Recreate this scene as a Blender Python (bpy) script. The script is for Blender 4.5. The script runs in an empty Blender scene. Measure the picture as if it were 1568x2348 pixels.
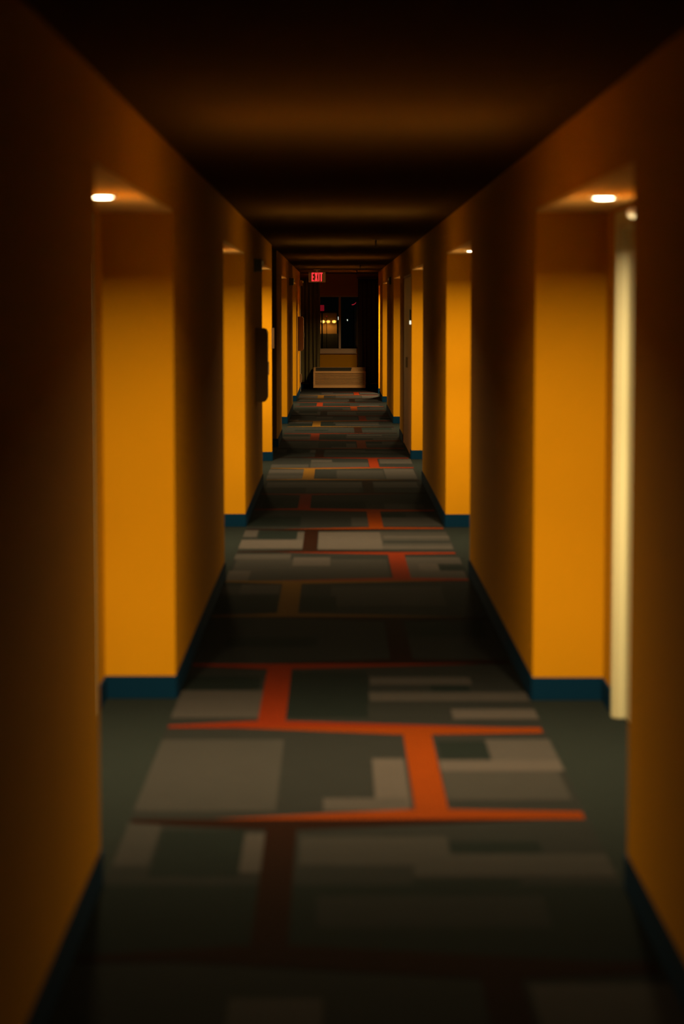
import bpy, bmesh, math, random
from mathutils import Vector
random.seed(4)
D = bpy.data
SC = bpy.context.scene
COL = SC.collection

# ------------------------------------------------------------------ camera
# metres; x to the right, y down the corridor, z up; the camera stands at the origin
EYE = 1.70
cd = D.cameras.new('camera')
cam = D.objects.new('camera', cd)
COL.objects.link(cam)
cd.sensor_fit = 'VERTICAL'
cd.sensor_height = 36.0
cd.lens = 85.0
cd.clip_start = 0.05
cd.clip_end = 400
cd.dof.use_dof = True
cd.dof.focus_distance = 48.0
cd.dof.aperture_fstop = 2.5
cam.location = (0, 0, EYE)
cam.rotation_euler = (math.pi / 2 - 0.0848, 0.0, -0.003)
SC.camera = cam

# ------------------------------------------------------------------ world, exposure
w = D.worlds.new('night')
SC.world = w
w.use_nodes = True
w.node_tree.nodes['Background'].inputs[0].default_value = (0.05, 0.07, 0.06, 1)
w.node_tree.nodes['Background'].inputs[1].default_value = 0.010
SC.view_settings.view_transform = 'Standard'
SC.view_settings.look = 'None'
SC.view_settings.gamma = 1
SC.view_settings.use_curve_mapping = False
SC.view_settings.exposure = 0.0
SC.cycles.use_denoising = True
SC.cycles.max_bounces = 8
SC.cycles.diffuse_bounces = 5
SC.cycles.sample_clamp_indirect = 4.0
SC.cycles.caustics_reflective = False
SC.cycles.caustics_refractive = False

LAMP_POWER = 104.0           # watts of one recessed lamp: wide glow of its lens
BEAM_POWER = 270.0           # and the narrower beam of its reflector
LAMP_COLOR = (1.0, 0.78, 0.38)
LAMP_ANGLE = 161.5

# ------------------------------------------------------------------ layout
XL, XR = -0.693, 0.857      # corridor walls
DEP = 0.305                 # depth of the alcoves
H_SOF, H_CEIL = 2.10, 2.377
H_BASE = 0.10
Y_BACK = -1.6
Y_ENDL, Y_ENDR, Y_FAR = 48.5, 47.75, 50.2
ALC_L = [(7.04, 10.42), (15.13, 18.65), (23.18, 26.66), (31.64, 35.18), (40.0, 43.57)]
ALC_R = [(6.98, 10.37), (15.29, 18.61), (23.59, 26.96), (31.84, 35.27), (39.75, 43.21)]
LAMP_L = [8.85, 17.3, 25.65, 33.7, 42.0]
LAMP_R = [8.92, 17.45, 25.75, 33.7, 41.8]
LAMP_R6 = 46.55
ALC_R6 = (45.9, 47.4)
LOB_L, LOB_R = -1.75, 1.95  # the little end lobby

# ------------------------------------------------------------------ materials
def mat(name, col, rough=0.6, metal=0.0, spec=0.5, noise=None, bump=0.0, bscale=200.0, emit=None, es=1.0, stretch=None):
    m = D.materials.new(name)
    m.use_nodes = True
    nt = m.node_tree
    b = nt.nodes['Principled BSDF']
    b.inputs['Base Color'].default_value = (*col, 1)
    b.inputs['Roughness'].default_value = rough
    b.inputs['Metallic'].default_value = metal
    b.inputs['Specular IOR Level'].default_value = spec
    if emit:
        b.inputs['Emission Color'].default_value = (*emit, 1)
        b.inputs['Emission Strength'].default_value = es
    if noise or bump:
        tc = nt.nodes.new('ShaderNodeTexCoord')
        mp = nt.nodes.new('ShaderNodeMapping')
        nt.links.new(tc.outputs['Object'], mp.inputs[0])
        if stretch:
            mp.inputs['Scale'].default_value = stretch
    if noise:
        sc, amt = noise
        n = nt.nodes.new('ShaderNodeTexNoise')
        n.inputs['Scale'].default_value = sc
        n.inputs['Detail'].default_value = 4
        nt.links.new(mp.outputs[0], n.inputs['Vector'])
        r = nt.nodes.new('ShaderNodeMapRange')
        r.inputs['From Min'].default_value = 0.25
        r.inputs['From Max'].default_value = 0.75
        r.inputs['To Min'].default_value = 1 - amt
        r.inputs['To Max'].default_value = 1 + amt
        nt.links.new(n.outputs['Fac'], r.inputs['Value'])
        mx = nt.nodes.new('ShaderNodeVectorMath')
        mx.operation = 'SCALE'
        mx.inputs[0].default_value = col
        nt.links.new(r.outputs['Result'], mx.inputs['Scale'])
        nt.links.new(mx.outputs['Vector'], b.inputs['Base Color'])
    if bump:
        n2 = nt.nodes.new('ShaderNodeTexNoise')
        n2.inputs['Scale'].default_value = bscale
        n2.inputs['Detail'].default_value = 2
        nt.links.new(tc.outputs['Object'], n2.inputs['Vector'])
        bp = nt.nodes.new('ShaderNodeBump')
        bp.inputs['Strength'].default_value = bump
        bp.inputs['Distance'].default_value = 0.002
        nt.links.new(n2.outputs['Fac'], bp.inputs['Height'])
        nt.links.new(bp.outputs['Normal'], b.inputs['Normal'])
    return m

M_WALL = mat('yellow_wall_paint', (0.26, 0.109, 0.002), 0.85, spec=0.02, noise=(3, 0.03), bump=0.25, bscale=180)
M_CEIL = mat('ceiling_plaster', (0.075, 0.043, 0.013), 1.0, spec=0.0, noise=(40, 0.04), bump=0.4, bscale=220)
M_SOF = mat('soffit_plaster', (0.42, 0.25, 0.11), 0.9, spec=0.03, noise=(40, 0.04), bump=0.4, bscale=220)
M_BASE = mat('blue_vinyl_base', (0.0008, 0.0095, 0.025), 0.8, spec=0.02)
M_DOORP = mat('cream_door_paint', (0.265, 0.235, 0.155), 0.4, spec=0.5)
M_TRIM = mat('cream_trim_paint', (0.25, 0.19, 0.12), 0.45, spec=0.4)
M_METAL = mat('satin_nickel', (0.6, 0.57, 0.5), 0.25, metal=1.0)
M_WHITE = mat('white_plastic', (0.85, 0.84, 0.8), 0.35)
M_BLACK = mat('black_plastic', (0.012, 0.012, 0.012), 0.45)
M_BROWNM = mat('brown_enamel', (0.10, 0.055, 0.02), 0.5, spec=0.15)
M_TAN = mat('tan_plastic', (0.10, 0.055, 0.028), 0.5, spec=0.15)
M_LENS = mat('lamp_lens', (0.9, 0.85, 0.7), 0.5, emit=(1.0, 0.80, 0.50), es=34)
M_WDDOOR = mat('brown_fire_door', (0.22, 0.085, 0.030), 0.5, spec=0.12, noise=(6, 0.12), stretch=(1, 8, 0.6))

def carpet(name, col):
    m = mat(name, col, 1.0, spec=0.012, noise=(22, 0.16), bump=0.7, bscale=900, stretch=(0.35, 5, 1))
    return m
C_BASE = carpet('carpet_plain_green_grey', (0.00586, 0.00724, 0.00724))
C_T = [carpet('carpet_deep_green', (0.0036, 0.0049, 0.0050)),
       carpet('carpet_olive_grey', (0.00676, 0.00703, 0.00745)),
       carpet('carpet_grey', (0.0129, 0.0119, 0.0122)),
       carpet('carpet_light_grey', (0.0190, 0.0165, 0.0168)),
       carpet('carpet_pale_grey', (0.0240, 0.0200, 0.0200))]
C_BG = carpet('carpet_field', (0.00676, 0.00703, 0.00745))
C_ORANGE = carpet('carpet_orange', (0.0620, 0.0100, 0.0008))
C_RED = carpet('carpet_red', (0.0570, 0.0062, 0.0014))
C_MUST = carpet('carpet_mustard', (0.05172, 0.02345, 0.00345))
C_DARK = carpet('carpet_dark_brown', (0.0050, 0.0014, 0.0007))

# ------------------------------------------------------------------ mesh helpers
def add_box(bm, x0, x1, y0, y1, z0, z1, mi=0, bevel=0.0):
    vs = [bm.verts.new((x, y, z)) for z in (z0, z1) for y in (y0, y1) for x in (x0, x1)]
    fs = [(0, 2, 3, 1), (4, 5, 7, 6), (0, 1, 5, 4), (2, 6, 7, 3), (1, 3, 7, 5), (0, 4, 6, 2)]
    out = []
    for f in fs:
        q = bm.faces.new([vs[i] for i in f])
        q.material_index = mi
        out.append(q)
    if bevel > 0:
        es = list({e for f in out for e in f.edges})
        bmesh.ops.bevel(bm, geom=es, offset=bevel, segments=2, affect='EDGES', profile=0.6)

def add_cyl(bm, c, r0, r1, depth, axis='z', n=32, mi=0):
    """frustum centred on c: radius r0 at the low end, r1 at the high end"""
    res = bmesh.ops.create_cone(bm, cap_ends=True, cap_tris=False, segments=n, radius1=r0, radius2=r1, depth=depth)
    vs = res['verts']
    from mathutils import Matrix
    if axis == 'x':
        bmesh.ops.rotate(bm, verts=vs, cent=(0, 0, 0), matrix=Matrix.Rotation(math.pi / 2, 3, 'Y'))
    elif axis == 'y':
        bmesh.ops.rotate(bm, verts=vs, cent=(0, 0, 0), matrix=Matrix.Rotation(-math.pi / 2, 3, 'X'))
    bmesh.ops.translate(bm, verts=vs, vec=c)

def add_lathe(bm, prof, c=(0, 0, 0), n=32, mi=0, axis='z'):
    """closed ring profile [(r, h)...] turned about the axis"""
    rings = []
    for k in range(n):
        a = 2 * math.pi * k / n
        ring = []
        for r, h in prof:
            if axis == 'z':
                p = (c[0] + r * math.cos(a), c[1] + r * math.sin(a), c[2] + h)
            else:
                p = (c[0] + h, c[1] + r * math.cos(a), c[2] + r * math.sin(a))
            ring.append(bm.verts.new(p))
        rings.append(ring)
    for k in range(n):
        A, B = rings[k], rings[(k + 1) % n]
        for j in range(len(prof)):
            i2 = (j + 1) % len(prof)
            try:
                f = bm.faces.new((A[j], B[j], B[i2], A[i2]))
                f.smooth = True
                f.material_index = mi
            except ValueError:
                pass

def add_prism(bm, pts, plane, t0, t1, mi=0):
    """extrude a polygon; plane 'xz' along y or 'yz' along x or 'xy' along z"""
    def P(a, b, t):
        return {'xz': (a, t, b), 'yz': (t, a, b), 'xy': (a, b, t)}[plane]
    A = [bm.verts.new(P(a, b, t0)) for a, b in pts]
    B = [bm.verts.new(P(a, b, t1)) for a, b in pts]
    n = len(pts)
    fs = [bm.faces.new(A), bm.faces.new(B[::-1])]
    for i in range(n):
        fs.append(bm.faces.new((A[i], A[(i + 1) % n], B[(i + 1) % n], B[i])))
    for f in fs:
        f.material_index = mi

def obj(name, bm, mats, parent=None, loc=(0, 0, 0), smooth=False):
    bmesh.ops.recalc_face_normals(bm, faces=bm.faces)
    me = D.meshes.new(name)
    bm.to_mesh(me)
    bm.free()
    for m in (mats if isinstance(mats, (list, tuple)) else [mats]):
        me.materials.append(m)
    if smooth:
        for p in me.polygons:
            p.use_smooth = True
    o = D.objects.new(name, me)
    COL.objects.link(o)
    if parent:
        o.parent = parent
    o.location = loc
    return o

def box(name, x0, x1, y0, y1, z0, z1, m, parent=None, bevel=0.0):
    bm = bmesh.new()
    add_box(bm, x0, x1, y0, y1, z0, z1, bevel=bevel)
    return obj(name, bm, m, parent)

def empty(name, loc=(0, 0, 0)):
    o = D.objects.new(name, None)
    COL.objects.link(o)
    o.location = loc
    o.empty_display_size = 0.1
    return o

def tag(o, label=None, cat=None, group=None, kind=None):
    if label: o['label'] = label
    if cat: o['category'] = cat
    if group: o['group'] = group
    if kind: o['kind'] = kind
    return o

def struct(o, label=None):
    o['kind'] = 'structure'
    if label: o['label'] = label
    return o

# ------------------------------------------------------------------ floor: wall-to-wall carpet
# one cell of the runner pattern: blocks (x0, x1, v0, v1, tone), v = 0 at the far end of the cell
CELLS = [
    [(-0.693, -0.57, 0.02, 0.38, 2), (-0.56, -0.29, 0.09, 0.46, 0), (-0.29, -0.22, 0.12, 0.43, 3), (-0.11, 0.36, 0.15, 0.38, 2), (0.36, 0.65, 0.19, 0.29, 0), (0.24, 0.857, 0.29, 0.46, 2), (0.23, 0.55, 0.48, 0.54, 0)],
    [(-0.693, -0.2, 0.15, 0.92, 2), (-0.2, 0.14, 0.23, 0.92, 1), (0.14, 0.26, 0.38, 0.89, 4), (-0.04, 0.25, 0.8, 0.92, 3), (0.4, 0.59, 0.17, 0.38, 0), (0.59, 0.857, 0.15, 0.4, 3), (0.39, 0.857, 0.4, 0.52, 4), (0.39, 0.82, 0.52, 0.82, 2)],
    [(-0.693, -0.31, 0.45, 0.86, 3), (-0.693, -0.34, 0.21, 0.45, 0), (-0.21, 0.15, 0.14, 0.86, 0), (0.16, 0.62, 0.23, 0.36, 3), (0.43, 0.6, 0.37, 0.48, 0), (0.15, 0.857, 0.48, 0.62, 3), (0.14, 0.5, 0.65, 0.88, 1), (0.49, 0.857, 0.74, 0.88, 4), (0.6, 0.857, 0.39, 0.48, 1)],
    [(-0.28, 0.26, 0.1, 0.93, 1), (-0.55, -0.09, 0.46, 0.66, 0), (0.37, 0.79, 0.1, 0.46, 0), (0.34, 0.74, 0.46, 0.93, 1)],
    [(-0.693, -0.57, 0.17, 0.39, 2), (-0.57, -0.33, 0.11, 0.39, 3), (-0.693, -0.32, 0.45, 0.87, 0), (-0.02, 0.65, 0.17, 0.72, 2), (-0.2, 0.01, 0.45, 0.82, 0), (0.64, 0.83, 0.23, 0.91, 1)],
    [(-0.66, 0.35, 0.26, 0.99, 2), (-0.693, -0.3, 0.07, 0.26, 3), (-0.28, -0.03, 0.19, 0.5, 4), (-0.693, -0.54, 0.67, 0.99, 4), (0.48, 0.857, 0.19, 0.43, 3), (0.46, 0.56, 0.19, 0.99, 3), (0.68, 0.85, 0.5, 0.64, 0), (0.55, 0.68, 0.43, 0.7, 4), (0.55, 0.83, 0.67, 0.99, 3)],
    [(-0.693, -0.58, 0.04, 0.35, 3), (-0.57, -0.28, 0.08, 0.44, 0), (-0.28, -0.22, 0.13, 0.85, 3), (-0.693, -0.23, 0.48, 0.85, 4), (-0.12, 0.34, 0.13, 0.88, 4), (0.34, 0.84, 0.13, 0.88, 2), (0.36, 0.857, 0.31, 0.41, 3), (0.35, 0.84, 0.52, 0.63, 1), (0.34, 0.83, 0.74, 0.88, 3)],
    [(0.13, 0.83, 0.41, 0.85, 2), (0.38, 0.58, 0.2, 0.41, 0), (-0.693, -0.27, 0.35, 0.85, 0), (-0.21, 0.13, 0.3, 0.85, 1)],
    [(-0.61, -0.32, 0.21, 0.94, 0), (-0.21, 0.26, 0.03, 0.46, 1), (-0.2, 0.26, 0.46, 0.94, 0), (0.26, 0.85, 0.21, 0.63, 1), (0.42, 0.76, 0.63, 0.94, 2)],
    [(-0.65, 0.26, 0.17, 0.57, 3), (-0.27, 0.23, 0.57, 0.94, 2), (0.37, 0.79, 0.17, 0.57, 3), (0.36, 0.71, 0.62, 0.94, 1)],
    [(-0.68, -0.32, 0.13, 0.91, 3), (-0.21, 0.02, 0.19, 0.81, 1), (0.02, 0.5, 0.19, 0.91, 2), (0.51, 0.82, 0.07, 0.91, 3), (-0.68, -0.32, 0.42, 0.64, 2)],
    [(-0.26, -0.03, 0.19, 0.43, 3), (-0.693, -0.26, 0.12, 0.58, 1), (-0.26, 0.36, 0.45, 0.95, 2), (0.49, 0.857, 0.12, 0.58, 3), (-0.68, -0.28, 0.64, 0.95, 2)],
]
PITCH, LINE0 = 1.752, 7.92
CONN = [('L', -0.225, -0.125, 'D'), ('R', 0.272, 0.385, 'O'), ('L', -0.317, -0.203, 'R'), ('R', 0.268, 0.375, 'D'),
        ('L', -0.322, -0.204, 'M'), ('R', 0.365, 0.478, 'R'), ('L', -0.228, -0.125, 'D'), ('R', 0.264, 0.376, 'O'),
        ('L', -0.312, -0.208, 'R'), ('R', 0.265, 0.363, 'D'), ('L', -0.322, -0.206, 'M'), ('R', 0.370, 0.474, 'R')]
ACC = {'D': 10, 'O': 7, 'R': 8, 'M': 9}
bm = bmesh.new()
add_box(bm, LOB_L - 0.3, LOB_R + 0.3, Y_BACK - 0.2, Y_FAR + 0.3, -0.15, 0.0, 0)
def patch(x0, x1, y0, y1, z, mi):
    f = bm.faces.new([bm.verts.new(p) for p in ((x0, y0, z), (x1, y0, z), (x1, y1, z), (x0, y1, z))])
    f.material_index = mi
def poly(pts, z, mi):
    f = bm.faces.new([bm.verts.new((x, y, z)) for x, y in pts])
    f.material_index = mi
patch(XL + 0.012, XR - 0.012, Y_BACK, Y_FAR - 0.1, 0.0006, 1)
for k in range(-5, 25):
    far = LINE0 + PITCH * k
    if far > 49.9:
        break
    cell = CELLS[k % 12]
    side, cx0, cx1, cc = CONN[k % 12]
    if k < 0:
        cc = 'D'  # accents nearest the camera go dark to imitate the dim floor
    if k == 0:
        cell = list(cell) + [(-0.693, 0.857, 0.52, 1.0, 0), (-0.05, 0.6, 0.6, 0.8, 1)]  # dark blocks over the near half: light fall-off put into the carpet colour
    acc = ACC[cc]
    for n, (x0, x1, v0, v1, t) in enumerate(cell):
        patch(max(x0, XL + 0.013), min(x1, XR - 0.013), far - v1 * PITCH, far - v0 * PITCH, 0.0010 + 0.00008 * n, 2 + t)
    # connecting block and the two tapering cross bars of its I shape
    z = 0.0022
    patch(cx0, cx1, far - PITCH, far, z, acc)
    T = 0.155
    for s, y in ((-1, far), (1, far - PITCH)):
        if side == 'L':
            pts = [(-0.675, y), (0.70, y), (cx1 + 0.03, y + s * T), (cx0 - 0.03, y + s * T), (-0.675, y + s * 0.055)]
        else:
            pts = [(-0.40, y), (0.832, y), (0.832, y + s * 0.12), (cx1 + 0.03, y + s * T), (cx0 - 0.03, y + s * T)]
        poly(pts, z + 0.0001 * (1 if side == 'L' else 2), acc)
floor_obj = struct(obj('floor', bm, [C_BASE, C_BG] + C_T + [C_ORANGE, C_RED, C_MUST, C_DARK]),
                   'patterned corridor carpet in grey blocks with orange, red and mustard bars')

# ------------------------------------------------------------------ walls with alcoves
DOOR_W, DOOR_H = 0.90, 2.03
def door_spans(a):
    y0, y1 = a
    return [(y0 + 0.42, y0 + 0.42 + DOOR_W), (y1 - 0.46 - DOOR_W, y1 - 0.46)]

def side_wall(name, sx, X, alcs, yend, extra=None, notch=None):
    """sx = -1 left wall, +1 right wall"""
    bm = bmesh.new()
    def bx(d0, d1, y0, y1, z0, z1):
        a, b = X + sx * d0, X + sx * d1
        add_box(bm, min(a, b), max(a, b), y0, y1, z0, z1)
    T = 0.22
    al = list(alcs) + ([extra] if extra else [])
    cur = Y_BACK
    for a in al:
        # pier in front of the alcove
        if notch and cur < notch[0] < a[0]:
            bx(0, DEP, cur, notch[0], 0, H_CEIL)
            if notch[2] > 0:
                bx(0.055, DEP, notch[0], notch[1], 0, notch[2])
                bx(0, DEP, notch[0], notch[1], notch[2], H_CEIL)
            bx(0, DEP, notch[1], a[0], 0, H_CEIL)
        else:
            bx(0, DEP, cur, a[0], 0, H_CEIL)
        bx(0, DEP, a[0], a[1], H_SOF + 0.015, H_CEIL)       # header above the alcove
        cur = a[1]
    bx(0, DEP, cur, yend, 0, H_CEIL)
    # back slab with door openings
    cur = Y_BACK
    for a in alcs:
        for d0, d1 in door_spans(a):
            if notch and notch[2] == 0 and cur < notch[0] < d0:
                bx(DEP, DEP + T, cur, notch[0], 0, H_CEIL)
                cur = notch[1]
            bx(DEP, DEP + T, cur, d0, 0, H_CEIL)
            bx(DEP, DEP + T, d0, d1, DOOR_H, H_CEIL)
            bx(DEP + 0.09, DEP + T, d0, d1, 0, DOOR_H)
            cur = d1
    bx(DEP, DEP + T, cur, yend, 0, H_CEIL)
    o = struct(obj(name, bm, M_WALL))
    # soffit slabs of paler plaster
    for a in al:
        x0, x1 = X + sx * 0.002, X + sx * DEP
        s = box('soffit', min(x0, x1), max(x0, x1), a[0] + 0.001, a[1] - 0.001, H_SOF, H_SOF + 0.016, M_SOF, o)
    return o

OPEN_Y1 = 29.35            # dark side passage opening off the left wall
wl = side_wall('wall_left', -1, XL, ALC_L, Y_ENDL, None, (26.84, OPEN_Y1, 0))
wr = side_wall('wall_right', 1, XR, ALC_R, Y_ENDR, ALC_R6, (27.22, 30.26, 2.07))
struct(wl, 'yellow painted corridor wall with doorway alcoves on the left')
struct(wr, 'yellow painted corridor wall with doorway alcoves on the right')

# ceiling
bm = bmesh.new()
add_box(bm, XL - DEP - 0.3, XR + DEP + 0.3, Y_BACK - 0.2, Y_ENDR, H_CEIL, H_CEIL + 0.15)
add_box(bm, LOB_L - 0.3, LOB_R + 0.3, Y_ENDR, Y_FAR + 0.3, H_CEIL, H_CEIL + 0.15)
add_box(bm, -2.3, XL - DEP - 0.3, 26.7, OPEN_Y1 + 0.15, H_CEIL, H_CEIL + 0.15)
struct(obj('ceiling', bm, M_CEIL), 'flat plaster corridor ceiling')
bm = bmesh.new()
add_box(bm, -2.0, XL - DEP - 0.22, 26.70, 26.84, 0, H_CEIL)
add_box(bm, -2.0, XL - DEP - 0.22, OPEN_Y1, OPEN_Y1 + 0.14, 0, H_CEIL)
add_box(bm, -2.12, -2.0, 26.70, OPEN_Y1 + 0.14, 0, H_CEIL)
struct(obj('wall_side_passage', bm, M_WALL), 'unlit side passage opening off the left wall')
struct(box('jamb_shade_panel', -1.6, XL - 0.012, OPEN_Y1 - 0.014, OPEN_Y1, H_BASE, H_CEIL, mat('jamb_shade_colour', (0.035, 0.017, 0.003), 0.8, spec=0.05)),  # dark sheet added over the jamb, its colour stands in for shade
       'added dark sheet standing in for shade on the side passage jamb')
# wall behind the camera and the lobby side walls
struct(box('wall_near', XL - DEP - 0.2, XR + DEP + 0.2, Y_BACK - 0.2, Y_BACK, 0, H_CEIL, M_WALL))
bm = bmesh.new()
add_box(bm, LOB_L - 0.15, LOB_L, Y_ENDL - 0.2, Y_FAR, 0, H_CEIL)
add_box(bm, LOB_L - 0.15, XL - DEP - 0.2, Y_ENDL - 0.15, Y_ENDL, 0, H_CEIL)
struct(obj('wall_lobby_left', bm, M_WALL))
bm = bmesh.new()
add_box(bm, LOB_R, LOB_R + 0.15, Y_ENDR - 0.2, Y_FAR, 0, H_CEIL)
add_box(bm, XR + DEP + 0.2, LOB_R + 0.15, Y_ENDR - 0.15, Y_ENDR, 0, H_CEIL)
struct(obj('wall_lobby_right', bm, M_WALL))

# baseboards
def baseboard(name, sx, X, alcs, yend, extra, notch):
    bm = bmesh.new()
    t = 0.008
    def run_y(x, y0, y1):        # along the corridor, standing off towards the corridor
        a, b = x, x - sx * t
        add_box(bm, min(a, b), max(a, b), y0, y1, 0, H_BASE, bevel=0.002)
    def run_x(y, d, d0, d1):     # across, facing d (-1 = towards the camera)
        a, b = X + sx * d0, X + sx * d1
        add_box(bm, min(a, b), max(a, b), min(y, y + d * t), max(y, y + d * t), 0, H_BASE, bevel=0.002)
    al = list(alcs) + ([extra] if extra else [])
    cur = Y_BACK
    for i, a in enumerate(al):
        if notch and cur < notch[0] < a[0]:
            run_y(X, cur, notch[0]); run_y(X, notch[1], a[0])
        else:
            run_y(X, cur, a[0] + t)
        run_x(a[0], 1, -0.006, DEP)
        c = a[0]
        if a in alcs:
            for d0, d1 in door_spans(a):
                run_y(X + sx * DEP, c, d0 - 0.055)
                c = d1 + 0.055
        run_y(X + sx * DEP, c, a[1])
        run_x(a[1], -1, -0.006, DEP)
        cur = a[1] - t
    run_y(X, cur, yend)
    if sx < 0:
        run_x(OPEN_Y1, -1, -0.006, 1.3)
    struct(obj(name, bm, M_BASE), 'dark blue vinyl base along the %s wall' % ('left' if sx < 0 else 'right'))
baseboard('baseboard_left', -1, XL, ALC_L, Y_ENDL - 0.06, None, (26.84, OPEN_Y1))
baseboard('baseboard_right', 1, XR, ALC_R, Y_ENDR, ALC_R6, (27.22, 30.26))
struct(box('baseboard_far', LOB_L, LOB_R, Y_FAR - 0.008, Y_FAR, 0, H_BASE, M_BASE))

# guest-room doors in the alcoves
def door(n, sx, X, d0, d1, y_handle):
    r = struct(empty('door_%d' % n, (X + sx * DEP, (d0 + d1) / 2, 0)))
    yc = (d0 + d1) / 2
    hw = (d1 - d0) / 2
    # casing, local coordinates; wall plane at x = 0, corridor at -sx
    bm = bmesh.new()
    def bx(a, b, y0, y1, z0, z1, bv=0.004):
        a, b = sx * a, sx * b
        add_box(bm, min(a, b), max(a, b), y0, y1, z0, z1, bevel=bv)
    cw = 0.055
    bx(-0.014, 0.0, -hw - cw, -hw, 0, DOOR_H + cw - 0.003)
    bx(-0.014, 0.0, hw, hw + cw, 0, DOOR_H + cw - 0.003)
    bx(-0.014, 0.0, -hw, hw, DOOR_H, DOOR_H + cw - 0.003)
    bx(0.0, 0.085, -hw, -hw + 0.02, 0, DOOR_H - 0.001)
    bx(0.0, 0.085, hw - 0.02, hw, 0, DOOR_H - 0.001)
    bx(0.0, 0.085, -hw + 0.02, hw - 0.02, DOOR_H - 0.02, DOOR_H - 0.001)
    obj('door_frame', bm, M_DOORP, r)
    bm = bmesh.new()
    bx(0.035, 0.078, -hw + 0.023, hw - 0.023, 0.008, DOOR_H - 0.023, 0.003)
    obj('door_leaf', bm, M_DOORP, r)
    bm = bmesh.new()
    s = 1 if y_handle > 0 else -1
    yh = s * (hw - 0.09)
    bx(0.022, 0.036, yh - 0.03, yh + 0.03, 0.93, 1.17, 0.004)
    bx(-0.02, 0.024, yh - 0.012, yh + 0.012, 1.0, 1.024, 0.004)
    bx(-0.03, -0.012, min(yh, yh - s * 0.11), max(yh, yh - s * 0.11), 1.002, 1.022, 0.005)
    obj('door_handle', bm, M_METAL, r)
n = 0
for sx, X, alcs in ((-1, XL, ALC_L), (1, XR, ALC_R)):
    for a in alcs:
        for i, (d0, d1) in enumerate(door_spans(a)):
            n += 1
            door(n, sx, X, d0, d1, 1 if i == 0 else -1)

# ------------------------------------------------------------------ recessed lamps
def make_lamp_parts(root):
    bm = bmesh.new()      # trim ring standing 6 mm proud of the soffit
    add_lathe(bm, [(0.043, 0.0), (0.043, -0.003), (0.048, -0.006), (0.056, -0.004), (0.060, 0.0)], n=40)
    obj('trim_ring', bm, M_WHITE, root)
    bm = bmesh.new()      # domed glowing lens
    pr = [(0.0005, -0.008), (0.02, -0.0078), (0.034, -0.0065), (0.040, -0.004), (0.042, 0.0), (0.0005, 0.0)]
    add_lathe(bm, pr, n=40)
    obj('lens', bm, M_LENS, root)
    ld = D.lights.new('lamp_light', 'AREA')
    ld.shape = 'DISK'
    ld.size = 0.078
    ld.energy = LAMP_POWER
    ld.color = LAMP_COLOR
    ld.spread = math.radians(LAMP_ANGLE)
    lo = D.objects.new('lamp_light', ld)
    COL.objects.link(lo)
    lo.parent = root
    lo.location = (0, 0, -0.0095)
    ld = D.lights.new('beam_light', 'SPOT')
    ld.energy = BEAM_POWER
    ld.color = LAMP_COLOR
    ld.spot_size = math.radians(106)
    ld.spot_blend = 0.75
    ld.shadow_soft_size = 0.035
    lo = D.objects.new('beam_light', ld)
    COL.objects.link(lo)
    lo.parent = root
    lo.location = (0, 0, -0.05)
def copy_tree(o, parent=None):
    c = o.copy()
    COL.objects.link(c)
    if parent: c.parent = parent
    for ch in list(o.children):
        copy_tree(ch, c)
    return c
ORD = ['nearest', 'second', 'third', 'fourth', 'fifth', 'sixth']
proto = None
POW_L = [1.0, 0.90, 0.88, 0.88, 0.88]
POW_R = [1.0, 0.90, 0.86, 0.88, 0.88, 1.5]
for side, X, ys, pw in (('left', -0.845, LAMP_L, POW_L), ('right', 0.985, LAMP_R + [LAMP_R6], POW_R)):
    for i, y in enumerate(ys):
        if proto is None:
            proto = empty('recessed_downlight')
            make_lamp_parts(proto)
            r = proto
        else:
            r = copy_tree(proto)
        r.location = (X, y, H_SOF)
        tag(r, 'small round glowing downlight in the soffit of the %s alcove on the %s' % (ORD[i], side),
            'ceiling light', 'recessed downlights in the alcove soffits')
        if pw[i] != 1.0:
            for ch in r.children:
                if ch.type == 'LIGHT':
                    ch.data = ch.data.copy()
                    ch.data.energy *= pw[i]

# white sensor dome beneath the lamp, above the far door of the first right alcove
r = tag(empty('alarm_sensor', (XR + DEP, 9.18, 2.052)), 'small round white sensor under the ceiling light, above the pale door', 'sensor')
bm = bmesh.new()
add_lathe(bm, [(0.0005, -0.022), (0.028, -0.022), (0.030, -0.018), (0.030, -0.014), (0.0005, -0.014)], n=32, axis='x')
obj('backplate', bm, M_WHITE, r)
bm = bmesh.new()
add_lathe(bm, [(0.0005, -0.060), (0.009, -0.058), (0.017, -0.050), (0.022, -0.038), (0.024, -0.022), (0.0005, -0.022)], n=32, axis='x')
obj('dome', bm, M_WHITE, r)

# ------------------------------------------------------------------ exit sign
EX0, EX1, EZ0, EZ1, EY = -0.480, -0.168, 2.141, 2.328, 44.5
r = tag(empty('exit_sign', ((EX0 + EX1) / 2, EY, H_CEIL)), 'ceiling-hung exit sign with red glowing letters', 'exit sign')
cx = (EX0 + EX1) / 2
bm = bmesh.new()
add_box(bm, EX0 - cx, EX1 - cx, -0.022, 0.022, EZ0 - H_CEIL, EZ1 - H_CEIL, bevel=0.004)
m_ex = mat('exit_sign_housing', (0.45, 0.30, 0.17), 0.5)
obj('housing', bm, m_ex, r)
bm = bmesh.new()
add_box(bm, -0.06, 0.06, -0.03, 0.03, -0.014, 0.0, bevel=0.003)
add_box(bm, -0.02, 0.02, -0.015, 0.015, EZ1 - H_CEIL - 0.004, -0.012)
obj('canopy', bm, m_ex, r)
M_EXIT = mat('exit_red_glow', (0.5, 0.02, 0.02), 0.5, emit=(1.0, 0.035, 0.045), es=1.25)
lx0, lx1, lz0, lz1 = -0.422 - cx, -0.222 - cx, 2.160 - H_CEIL, 2.317 - H_CEIL
bm = bmesh.new()
fy0, fy1 = -0.0255, -0.0215
sw = 0.019
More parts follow.
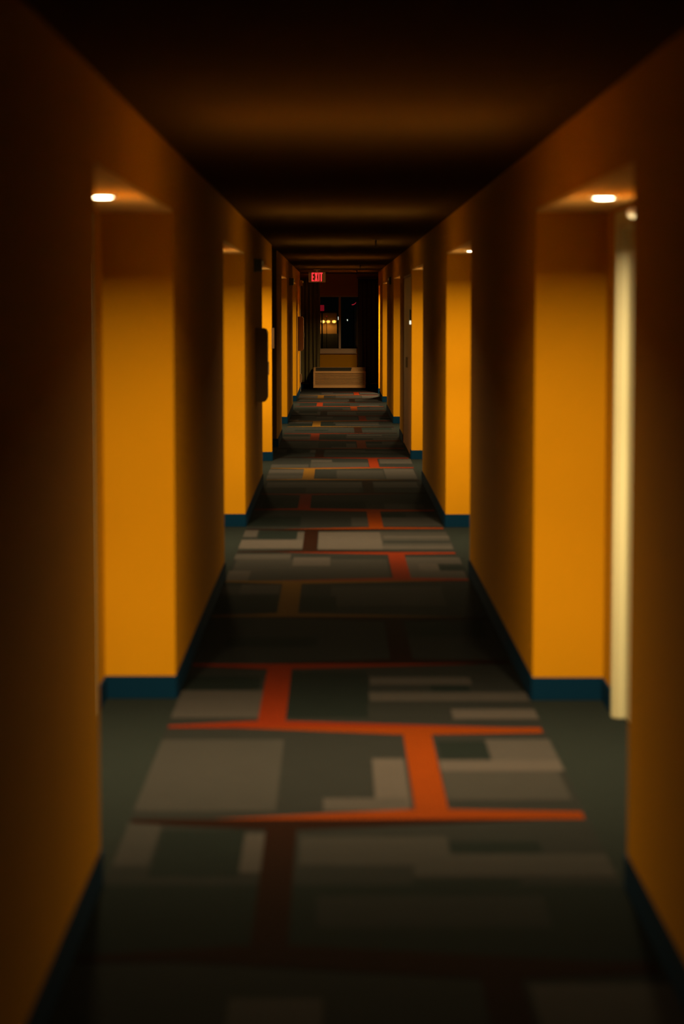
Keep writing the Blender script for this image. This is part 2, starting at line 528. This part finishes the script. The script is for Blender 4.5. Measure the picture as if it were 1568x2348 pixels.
hh = lz1 - lz0
def lb(a, b, c, d): add_box(bm, a, b, fy0, fy1, c, d)
# E
x = lx0
lb(x, x + sw, lz0, lz1)
lb(x + sw, x + 0.046, lz0, lz0 + 0.021); lb(x + sw, x + 0.046, lz1 - 0.021, lz1)
lb(x + sw, x + 0.040, lz0 + hh / 2 - 0.010, lz0 + hh / 2 + 0.010)
# X
x = lx0 + 0.056
xw = 0.056
add_prism(bm, [(x, lz0), (x + 0.021, lz0), (x + xw, lz1), (x + xw - 0.021, lz1)], 'xz', fy0, fy1)
add_prism(bm, [(x + xw - 0.021, lz0), (x + xw, lz0), (x + 0.021, lz1), (x, lz1)], 'xz', fy0 - 0.0004, fy1 - 0.0004)
# I
x = lx0 + 0.123
lb(x, x + sw, lz0, lz1)
# T
x = lx0 + 0.151
lb(x, x + 0.049, lz1 - 0.021, lz1)
lb(x + 0.015, x + 0.034, lz0, lz1 - 0.021)
obj('lettering', bm, M_EXIT, r)
tag(r.children[-1], 'red glowing EXIT letters')

# ------------------------------------------------------------------ fire extinguisher cabinets (left wall)
def cabinet(y, body, lab, dep=0.098):
    r = tag(empty('extinguisher_cabinet', (XL, y, 0.865)), lab, 'cabinet', 'wall cabinets on the left wall')
    h, L = 0.645, 0.32
    bm = bmesh.new()
    # rounded box body
    def rr(w, hgt, rad):
        pts = []
        for cxx, czz, a0 in ((w - rad, rad, -90), (w - rad, hgt - rad, 0)):
            for k in range(7):
                a = math.radians(a0 + 15 * k)
                pts.append((cxx + rad * math.cos(a), czz + rad * math.sin(a)))
        return [(0, 0)] + pts + [(0, hgt)]
    add_prism(bm, rr(dep, h, 0.032), 'xz', 0, L)
    obj('body', bm, body, r)
    bm = bmesh.new()
    add_box(bm, dep - 0.001, dep + 0.006, 0.02, L - 0.02, 0.035, h - 0.035, bevel=0.002)
    d = obj('door', bm, body, r)
    bm = bmesh.new()
    add_box(bm, dep + 0.005, dep + 0.020, 0.035, 0.055, 0.24, 0.35, bevel=0.003)
    hd = obj('door_handle', bm, M_METAL, d)
    return r
cabinet(21.2, M_BROWNM, 'dark rounded wall cabinet on the left wall, the nearer of the two')
cabinet(45.7, mat('tan_enamel', (0.22, 0.10, 0.04), 0.5, spec=0.15), 'brown rounded wall cabinet on the left wall near the end of the corridor')

# fire alarm horns high on the walls
def horn(sx, X, y, z, lab, body, dep=0.068):
    r = tag(empty('fire_alarm_horn', (X, y, z)), lab, 'fire alarm', 'fire alarm horns high on the corridor walls')
    bm = bmesh.new()
    a, b = 0, -sx * 0.022
    add_box(bm, min(a, b), max(a, b), 0, 0.115, 0, 0.115, bevel=0.003)
    obj('backplate', bm, body, r)
    bm = bmesh.new()
    a, b = -sx * 0.022, -sx * dep
    add_box(bm, min(a, b), max(a, b), 0.004, 0.111, 0.004, 0.111, bevel=0.006)
    hh_ = obj('horn', bm, body, r)
    bm = bmesh.new()
    a, b = -sx * (dep - 0.001), -sx * (dep + 0.012)
    add_box(bm, min(a, b), max(a, b), 0.03, 0.085, 0.06, 0.095, bevel=0.004)
    obj('strobe_lens', bm, M_WHITE, hh_)
horn(-1, XL, 20.85, 1.995, 'black box alarm high on the left wall above the dark cabinet', M_BLACK)
horn(-1, XL, 37.05, 2.02, 'small black box alarm high on the left wall in the distance', M_BLACK)
horn(1, XR, 36.9, 2.035, 'small dark alarm high on the right wall opposite its black twin', M_BLACK, 0.034)
horn(-1, XL, 47.4, 2.10, 'faint brown box high on the left wall beside the exit sign', M_BROWNM)

# double service doors set into the right wall beyond the third alcove
def double_door(sx, X, y0, y1, m, lab):
    r = tag(empty('double_door', (X, y0, 0)), lab, 'door')
    def s(a, b): return (min(sx * a, sx * b), max(sx * a, sx * b))
    L = y1 - y0
    hw = L / 2
    for i in (0, 1):
        bm = bmesh.new()
        a, b = s(0.006, 0.050)
        add_box(bm, a, b, i * hw + 0.004, (i + 1) * hw - 0.003, 0.01, 2.045, bevel=0.002)
        leaf = obj('door_leaf', bm, m, r)
        bm = bmesh.new()
        a, b = s(-0.014, 0.008)
        yy = hw - 0.09 if i == 0 else hw + 0.06
        add_box(bm, a, b, yy, yy + 0.03, 0.98, 1.10, bevel=0.004)
        obj('pull_handle', bm, M_BROWNM, leaf)
    bm = bmesh.new()
    a, b = s(0.001, 0.053)
    add_box(bm, a, b, 0, L, 2.048, 2.068)
    add_box(bm, a, b, -0.002, 0.003, 0, 2.048)
    add_box(bm, a, b, L - 0.001, L + 0.004, 0, 2.048)
    obj('door_frame', bm, m, r)
double_door(1, XR, 27.26, 30.22, M_WDDOOR, 'brown double doors set in the right corridor wall')

# small boxes on the walls
r = tag(empty('room_sign', (XL, 26.58, 1.24)), 'small brown sign edge jutting from the left wall corner', 'sign')
bm = bmesh.new()
add_box(bm, -0.0, 0.03, 0.0, 0.012, 0, 0.225, bevel=0.003)
obj('plate', bm, mat('sign_brown', (0.030, 0.013, 0.004), 0.6, spec=0.1), r).location = (0.0, -0.0, 0)
bm = bmesh.new()
add_box(bm, 0, 0.02, 0.010, 0.06, 0.02, 0.205, bevel=0.002)
obj('bracket', bm, M_BROWNM, r)
r = tag(empty('card_reader', (XR, 27.18, 1.50)), 'small dark reader with a bright white light on the right wall', 'card reader')
bm = bmesh.new()
add_box(bm, -0.020, 0.0, 0, 0.07, 0.045, 0.165, bevel=0.003)
obj('reader_body', bm, M_BLACK, r)
bm = bmesh.new()
add_box(bm, -0.018, 0.0, 0, 0.06, 0.0, 0.042, bevel=0.004)
obj('indicator_light', bm, mat('white_glow', (0.8, 0.8, 0.7), 0.4, emit=(1.0, 0.92, 0.72), es=1.1), r)
# low box and door trim at the end of the left wall
r = tag(empty('wall_socket_box', (XL, 48.2, 0.19)), 'small pale box low on the end of the left wall', 'socket box')
bm = bmesh.new()
add_box(bm, 0, 0.035, 0, 0.09, 0, 0.17, bevel=0.005)
obj('box_body', bm, M_TAN, r)
bm = bmesh.new()
add_box(bm, 0.034, 0.045, 0.02, 0.07, 0.04, 0.13, bevel=0.004)
obj('cover', bm, M_TAN, r)
bm = bmesh.new()
add_box(bm, XL - 0.09, XL + 0.014, Y_ENDL - 0.055, Y_ENDL + 0.012, 0, 2.12, bevel=0.004)
struct(obj('trim_1', bm, M_TRIM), 'pale door casing at the end of the left wall')

# sprinklers along the ceiling
proto_s = None
for i, y in enumerate((24.5, 39.5, 45.7)):
    if proto_s is None:
        proto_s = empty('fire_sprinkler')
        bm = bmesh.new()
        add_lathe(bm, [(0.006, 0.0), (0.032, 0.0), (0.030, -0.006), (0.006, -0.010)], n=24)
        obj('escutcheon', bm, M_BROWNM, proto_s)
        bm = bmesh.new()
        add_cyl(bm, (0, 0, -0.028), 0.008, 0.010, 0.040, n=16)
        add_box(bm, -0.012, -0.009, -0.002, 0.002, -0.078, -0.046)
        add_box(bm, 0.009, 0.012, -0.002, 0.002, -0.078, -0.046)
        add_cyl(bm, (0, 0, -0.062), 0.003, 0.003, 0.030, n=10)
        obj('sprinkler_head', bm, M_BLACK, proto_s)
        bm = bmesh.new()
        add_cyl(bm, (0, 0, -0.080), 0.017, 0.015, 0.003, n=20)
        obj('deflector', bm, M_BLACK, proto_s)
        r = proto_s
    else:
        r = copy_tree(proto_s)
    r.location = (0.415, y, H_CEIL)
    tag(r, 'small dark pendant sprinkler, %s along the ceiling' % ('nearest of the three' if i == 0 else 'second of the three' if i == 1 else 'farthest of the three'),
        'sprinkler', 'pendant sprinklers in a row along the ceiling')

# ------------------------------------------------------------------ far wall, window, curtains, heater
WX0, WX1, WZ0, WZ1 = -0.33, 0.56, 0.80, 1.925
bm = bmesh.new()
add_box(bm, LOB_L - 0.15, WX0, Y_FAR, Y_FAR + 0.2, 0, H_CEIL)
add_box(bm, WX1, LOB_R + 0.15, Y_FAR, Y_FAR + 0.2, 0, H_CEIL)
add_box(bm, WX0, WX1, Y_FAR, Y_FAR + 0.2, 0, WZ0)
add_box(bm, WX0, WX1, Y_FAR, Y_FAR + 0.2, WZ1, H_CEIL)
struct(obj('wall_far', bm, M_WALL), 'yellow end wall behind the curtains')
rw = struct(empty('window_1', ((WX0 + WX1) / 2, Y_FAR, WZ0)), 'dark two-pane sliding window at the end of the corridor')
wc = (WX0 + WX1) / 2
bm = bmesh.new()
def wb(a, b, z0, z1, y0=0.06, y1=0.12): add_box(bm, a - wc, b - wc, y0, y1, z0 - WZ0, z1 - WZ0, bevel=0.003)
wb(WX0, WX0 + 0.03, WZ0, WZ1)
wb(WX1 - 0.03, WX1, WZ0, WZ1)
wb(WX0 + 0.03, WX1 - 0.03, WZ1 - 0.03, WZ1)
wb(WX0 + 0.03, WX1 - 0.03, WZ0, WZ0 + 0.03)
wb(0.080, 0.128, WZ0 + 0.03, WZ1 - 0.03, 0.045, 0.125)
M_FRAME = mat('window_frame_paint', (0.24, 0.125, 0.055), 0.5)
obj('window_frame', bm, M_FRAME, rw)
g = D.materials.new('window_glass')
g.use_nodes = True
nt = g.node_tree
nt.nodes.clear()
out = nt.nodes.new('ShaderNodeOutputMaterial')
mixs = nt.nodes.new('ShaderNodeMixShader')
tr = nt.nodes.new('ShaderNodeBsdfTransparent')
gl = nt.nodes.new('ShaderNodeBsdfGlossy')
gl.inputs['Roughness'].default_value = 0.02
tr.inputs[0].default_value = (0.9, 0.94, 0.92, 1)
fr = nt.nodes.new('ShaderNodeFresnel')
fr.inputs[0].default_value = 1.45
nt.links.new(fr.outputs[0], mixs.inputs[0])
nt.links.new(tr.outputs[0], mixs.inputs[1])
nt.links.new(gl.outputs[0], mixs.inputs[2])
nt.links.new(mixs.outputs[0], out.inputs[0])
for a, b, yy in ((WX0 + 0.03, 0.080, 0.085), (0.128, WX1 - 0.03, 0.10)):
    bm = bmesh.new()
    add_box(bm, a - wc, b - wc, yy, yy + 0.005, 0.03, WZ1 - WZ0 - 0.03)
    obj('pane', bm, g, rw)
# sill
bm = bmesh.new()
add_box(bm, WX0 - wc + 0.01, 0.445 - wc, -0.035, 0.055, -0.062, 0.004, bevel=0.004)
add_box(bm, WX0 - wc + 0.01, 0.500 - wc, -0.050, 0.0, -0.074, -0.062, bevel=0.002)
obj('window_sill', bm, M_FRAME, rw)

# curtains: pleated cloth hanging from a rail
def curtain(name, x0, x1, z0, z1, lab, m, folds, amp, seed):
    rnd = random.Random(seed)
    r = tag(empty(name, ((x0 + x1) / 2, Y_FAR - 0.12, z0)), lab, 'curtain', 'curtains at the end window')
    w_ = x1 - x0
    bm = bmesh.new()
    N, K = folds * 10, 14
    ph = rnd.random() * 6
    t = 0.006
    front, back = [], []
    for j in range(K + 1):
        v = j / K
        rowf, rowb = [], []
        for i in range(N + 1):
            u = i / N
            a = 2 * math.pi * folds * u + ph + 0.5 * math.sin(3 * u + v)
            y = amp * math.sin(a) * (0.7 + 0.3 * (1 - v)) + 0.010 * math.sin(2.3 * a + 4 * v)
            xx = -w_ / 2 + w_ * u + 0.010 * math.sin(a * 0.5 + 2 * v) * (1 - v)
            rowf.append(bm.verts.new((xx, y, v * (z1 - z0))))
            rowb.append(bm.verts.new((xx, y + t, v * (z1 - z0))))
        front.append(rowf); back.append(rowb)
    for j in range(K):
        for i in range(N):
            bm.faces.new((front[j][i], front[j][i + 1], front[j + 1][i + 1], front[j + 1][i])).smooth = True
            bm.faces.new((back[j][i], back[j + 1][i], back[j + 1][i + 1], back[j][i + 1])).smooth = True
        bm.faces.new((front[j][0], front[j + 1][0], back[j + 1][0], back[j][0]))
        bm.faces.new((front[j][N], back[j][N], back[j + 1][N], front[j + 1][N]))
    for i in range(N):
        bm.faces.new((front[0][i], back[0][i], back[0][i + 1], front[0][i + 1]))
        bm.faces.new((front[K][i], front[K][i + 1], back[K][i + 1], back[K][i]))
    obj('drape', bm, m, r)
    bm = bmesh.new()
    add_cyl(bm, (0, 0.003, z1 - z0 + 0.012), 0.011, 0.011, w_ + 0.06, axis='x', n=16)
    add_box(bm, -w_ / 2 + 0.02, -w_ / 2 + 0.04, 0.0, 0.12, z1 - z0 + 0.004, z1 - z0 + 0.020)
    add_box(bm, w_ / 2 - 0.04, w_ / 2 - 0.02, 0.0, 0.12, z1 - z0 + 0.004, z1 - z0 + 0.020)
    obj('curtain_rail', bm, M_BROWNM, r)
M_CURT = mat('olive_curtain_cloth', (0.095, 0.070, 0.028), 0.9, spec=0.1, noise=(60, 0.1))
M_CURT2 = mat('dark_curtain_cloth', (0.050, 0.036, 0.016), 0.9, spec=0.1, noise=(60, 0.1))
curtain('window_curtain', -0.80, -0.312, 0.14, 2.27, 'dark olive pleated curtain left of the end window', M_CURT, 6, 0.035, 1)
curtain('window_curtain', 0.482, 1.02, 0.14, 2.27, 'near-black pleated curtain right of the end window', M_CURT2, 6, 0.030, 2)

# packaged wall heater / air conditioner under the window
PX0, PX1, PZ0, PZ1 = -0.436, 0.631, 0.035, 0.450
pc = (PX0 + PX1) / 2
pw_ = (PX1 - PX0) / 2
PD = 0.30
r = tag(empty('wall_air_conditioner', (pc, Y_FAR - 0.17, 0)), 'cream through-wall heater and air conditioner under the end window', 'air conditioner')
M_AC = mat('cream_ac_plastic', (0.40, 0.20, 0.075), 0.55, spec=0.15)
M_ACD = mat('ac_dark_inside', (0.02, 0.015, 0.01), 0.8)
bm = bmesh.new()
# side profile (y, z): flat base, front face, sloped shoulder, top
prof = [(0.0, PZ0), (-PD, PZ0), (-PD, PZ1 - 0.095), (-PD + 0.012, PZ1 - 0.080), (-0.14, PZ1), (0.0, PZ1)]
add_prism(bm, [(p[0], p[1]) for p in prof], 'yz', -pw_, pw_)
body = obj('cabinet', bm, M_AC, r)
# grille: dark recess panel with protruding slats
bm = bmesh.new()
add_box(bm, -pw_ + 0.035, pw_ - 0.02, -PD - 0.002, -PD + 0.002, PZ0 + 0.058, PZ0 + 0.300)
obj('grille_recess', bm, M_ACD, r)
bm = bmesh.new()
ns = 9
for k in range(ns):
    z = PZ0 + 0.062 + k * (0.232 / (ns - 1))
    add_prism(bm, [(-PD - 0.001, z - 0.001), (-PD - 0.014, z - 0.006), (-PD - 0.016, z + 0.004), (-PD - 0.001, z + 0.0125)], 'yz', -pw_ + 0.03, pw_ - 0.015)
obj('front_grille', bm, M_AC, r)
# bezel strips around the grille
bm = bmesh.new()
add_box(bm, -pw_ - 0.004, pw_ + 0.004, -PD - 0.016, -PD, PZ0 - 0.002, PZ0 + 0.052, bevel=0.004)
add_box(bm, -pw_ - 0.004, -pw_ + 0.032, -PD - 0.016, -PD, PZ0 + 0.052, PZ0 + 0.305, bevel=0.003)
add_box(bm, pw_ - 0.017, pw_ + 0.004, -PD - 0.016, -PD, PZ0 + 0.052, PZ0 + 0.305, bevel=0.003)
add_box(bm, -pw_ - 0.004, pw_ + 0.004, -PD - 0.016, -PD, PZ0 + 0.305, PZ1 - 0.082, bevel=0.004)
obj('bezel', bm, M_AC, r)
# discharge opening in the sloping shoulder: a dark louvre, and the control lid on its right
def shoulder(x0, x1, s0, s1, lift, th, m, name, skew=0.0):
    a = Vector((-PD + 0.012, PZ1 - 0.080)); b = Vector((-0.14, PZ1))
    d = (b - a); nrm = Vector((-d.y, d.x)).normalized()
    bm = bmesh.new()
    vs = []
    for lv in (lift, lift + th):
        for s_, xa, xb in ((s0, x0, x1), (s1, x0, x1 + skew)):
            p = a + d * s_ + nrm * lv
            vs.append(bm.verts.new((xa, p.x, p.y)))
            vs.append(bm.verts.new((xb, p.x, p.y)))
    for f in ((0, 1, 3, 2), (4, 6, 7, 5), (0, 4, 5, 1), (2, 3, 7, 6), (0, 2, 6, 4), (1, 5, 7, 3)):
        bm.faces.new([vs[i] for i in f])
    return obj(name, bm, m, r)
shoulder(-pw_ + 0.045, pw_ - 0.30, 0.10, 0.93, -0.004, 0.006, M_ACD, 'air_outlet', 0.02)
shoulder(pw_ - 0.26, pw_ - 0.03, 0.12, 0.9, -0.002, 0.007, M_AC, 'control_lid')
shoulder(pw_ - 0.15, pw_ - 0.04, 0.20, 0.26, 0.004, 0.004, M_ACD, 'lid_slot')
bm = bmesh.new()
add_box(bm, -pw_ + 0.08, pw_ - 0.08, -PD + 0.06, -0.02, 0.0, PZ0 + 0.005)
obj('subbase', bm, M_BLACK, r)
bm = bmesh.new()
add_box(bm, -pw_ + 0.03, pw_ - 0.03, -0.01, 0.17, PZ0 + 0.02, PZ1 - 0.02)
obj('wall_sleeve', bm, M_ACD, r)

# ------------------------------------------------------------------ outside in the dark, seen through the window
struct(box('ground', -40, 40, Y_FAR + 0.4, 140, -0.9, -0.6, mat('asphalt', (0.02, 0.02, 0.02), 0.9, noise=(5, 0.2))))
BY = 92.0
r = tag(empty('distant_building', (-0.6, BY, -0.6)), 'low tan building wall lit by lamps outside the window', 'building')
M_FAC = mat('tan_stucco', (0.30, 0.15, 0.045), 0.9, noise=(3, 0.15))
bm = bmesh.new()
add_box(bm, -0.20, 0.68, 0, 3, 1.27, 2.05)
obj('wall', bm, M_FAC, r)
bm = bmesh.new()
add_box(bm, -0.24, 0.72, -0.04, 3, 0.0, 1.27)
obj('shade_base', bm, mat('facade_shade_colour', (0.02, 0.015, 0.01), 0.9, noise=(8, 0.3)), r)  # dark colour stands in for the unlit wall below the lamp glow
bm = bmesh.new()
add_box(bm, -0.26, 0.74, -0.12, 3.1, 2.05, 2.12, bevel=0.01)
obj('parapet', bm, mat('dark_coping', (0.03, 0.02, 0.02), 0.8), r)
M_BULB = mat('warm_bulb', (1, 0.8, 0.4), 0.4, emit=(1.0, 0.45, 0.07), es=1.1)
for i, (px, e) in enumerate(((742, 11), (754, 2.5), (767.5, 6))):
    xw = (px - 769) / 5544 * BY
    zw = EYE - (741 - 706) / 5544 * BY
    q = tag(empty('outdoor_wall_lamp', (xw, BY - 0.02, zw)),
            'glowing warm lamp outside the window, %s of the three' % ('leftmost', 'middle', 'rightmost')[i], 'lamp', 'warm wall lamps outside the window')
    bm = bmesh.new()
    add_lathe(bm, [(0.0005, -0.05), (0.05, -0.04), (0.085, 0.0), (0.07, 0.05), (0.0005, 0.07)], c=(0, -0.16, 0), n=20)
    obj('globe', bm, M_BULB, q)
    bm = bmesh.new()
    add_box(bm, -0.012, 0.012, -0.16, 0.02, 0.06, 0.085)
    obj('bracket', bm, M_BLACK, q)
    ld = D.lights.new('outdoor_lamp_light', 'SPOT')
    ld.energy = e
    ld.color = (1.0, 0.55, 0.14)
    ld.spot_size = math.radians(150)
    ld.spot_blend = 1
    ld.shadow_soft_size = 0.05
    lo = D.objects.new('outdoor_lamp_light', ld)
    COL.objects.link(lo)
    lo.parent = q
    lo.location = (0, -0.35, 0.02)
    lo.rotation_euler = (math.radians(35), 0, 0)
# red sign on a pole, a small red light and a red neon stroke beyond it
SY = 70.0
def at(px, py, Y): return ((px - 769) / 5544 * Y, EYE - (py - 706) / 5544 * Y)
M_REDG = mat('red_sign_glow', (0.3, 0.01, 0.02), 0.5, emit=(1.0, 0.02, 0.05), es=0.17)
sx_, sz_ = at(740, 709.5, SY)
r = tag(empty('red_lit_sign', (sx_, SY, -0.6)), 'dim red glowing sign panel outside the left pane', 'sign')
bm = bmesh.new()
add_box(bm, -0.062, 0.062, -0.04, 0.04, sz_ + 0.6 - 0.085, sz_ + 0.6 + 0.085, bevel=0.015)
obj('sign_panel', bm, M_REDG, r)
bm = bmesh.new()
add_cyl(bm, (0, 0.06, (sz_ + 0.6) / 2), 0.02, 0.02, sz_ + 0.6, n=12)
obj('pole', bm, M_BLACK, r)
sx_, sz_ = at(750.5, 728.5, SY)
r = tag(empty('red_marker_light', (sx_, SY, sz_)), 'tiny dim red light outside the left pane below the red sign', 'light')
bm = bmesh.new()
add_lathe(bm, [(0.0005, -0.016), (0.012, -0.012), (0.018, 0), (0.012, 0.012), (0.0005, 0.016)], n=14)
obj('lens', bm, M_REDG, r)
bm = bmesh.new()
add_cyl(bm, (0, 0.02, -(sz_ + 0.6) / 2), 0.008, 0.008, sz_ + 0.6, n=8)
obj('post', bm, M_BLACK, r)
pts = [at(*p, SY) for p in ((808, 702), (811, 702), (814, 700.5), (816, 699), (817.5, 697))]
r = tag(empty('neon_tube', (pts[0][0], SY, pts[0][1])), 'short curved red neon stroke outside the right pane', 'neon tube')
bm = bmesh.new()
up = [(p[0] - pts[0][0], p[1] - pts[0][1] + 0.009) for p in pts]
dn = [(p[0] - pts[0][0], p[1] - pts[0][1] - 0.009) for p in pts]
add_prism(bm, up + dn[::-1], 'xz', -0.01, 0.01)
obj('glowing_tube', bm, mat('neon_red', (0.3, 0.01, 0.02), 0.5, emit=(1.0, 0.03, 0.06), es=0.55), r)
bm = bmesh.new()
add_box(bm, 0.04, 0.055, 0.01, 0.03, -pts[0][1] - 0.6, 0.0)
obj('post', bm, M_BLACK, r)
M_WG = mat('cool_white_glow', (0.8, 0.8, 0.8), 0.4, emit=(1.0, 1.0, 0.85), es=1.0)
for (px, py, ww, hh_, lab) in ((777.2, 733, 0.010, 0.045, 'thin white outdoor light seen beside the window mullion'),
                               (798, 737, 0.014, 0.022, 'small white outdoor light seen through the right pane')):
    xw, zw = at(px, py, SY)
    r = tag(empty('outdoor_white_light', (xw, SY, zw)), lab, 'light')
    bm = bmesh.new()
    add_box(bm, -ww, ww, -0.01, 0.01, -hh_, hh_, bevel=0.004)
    obj('lens', bm, M_WG, r)
    bm = bmesh.new()
    add_box(bm, -0.006, 0.006, 0.01, 0.025, -zw - 0.6, 0.0)
    obj('post', bm, M_BLACK, r)
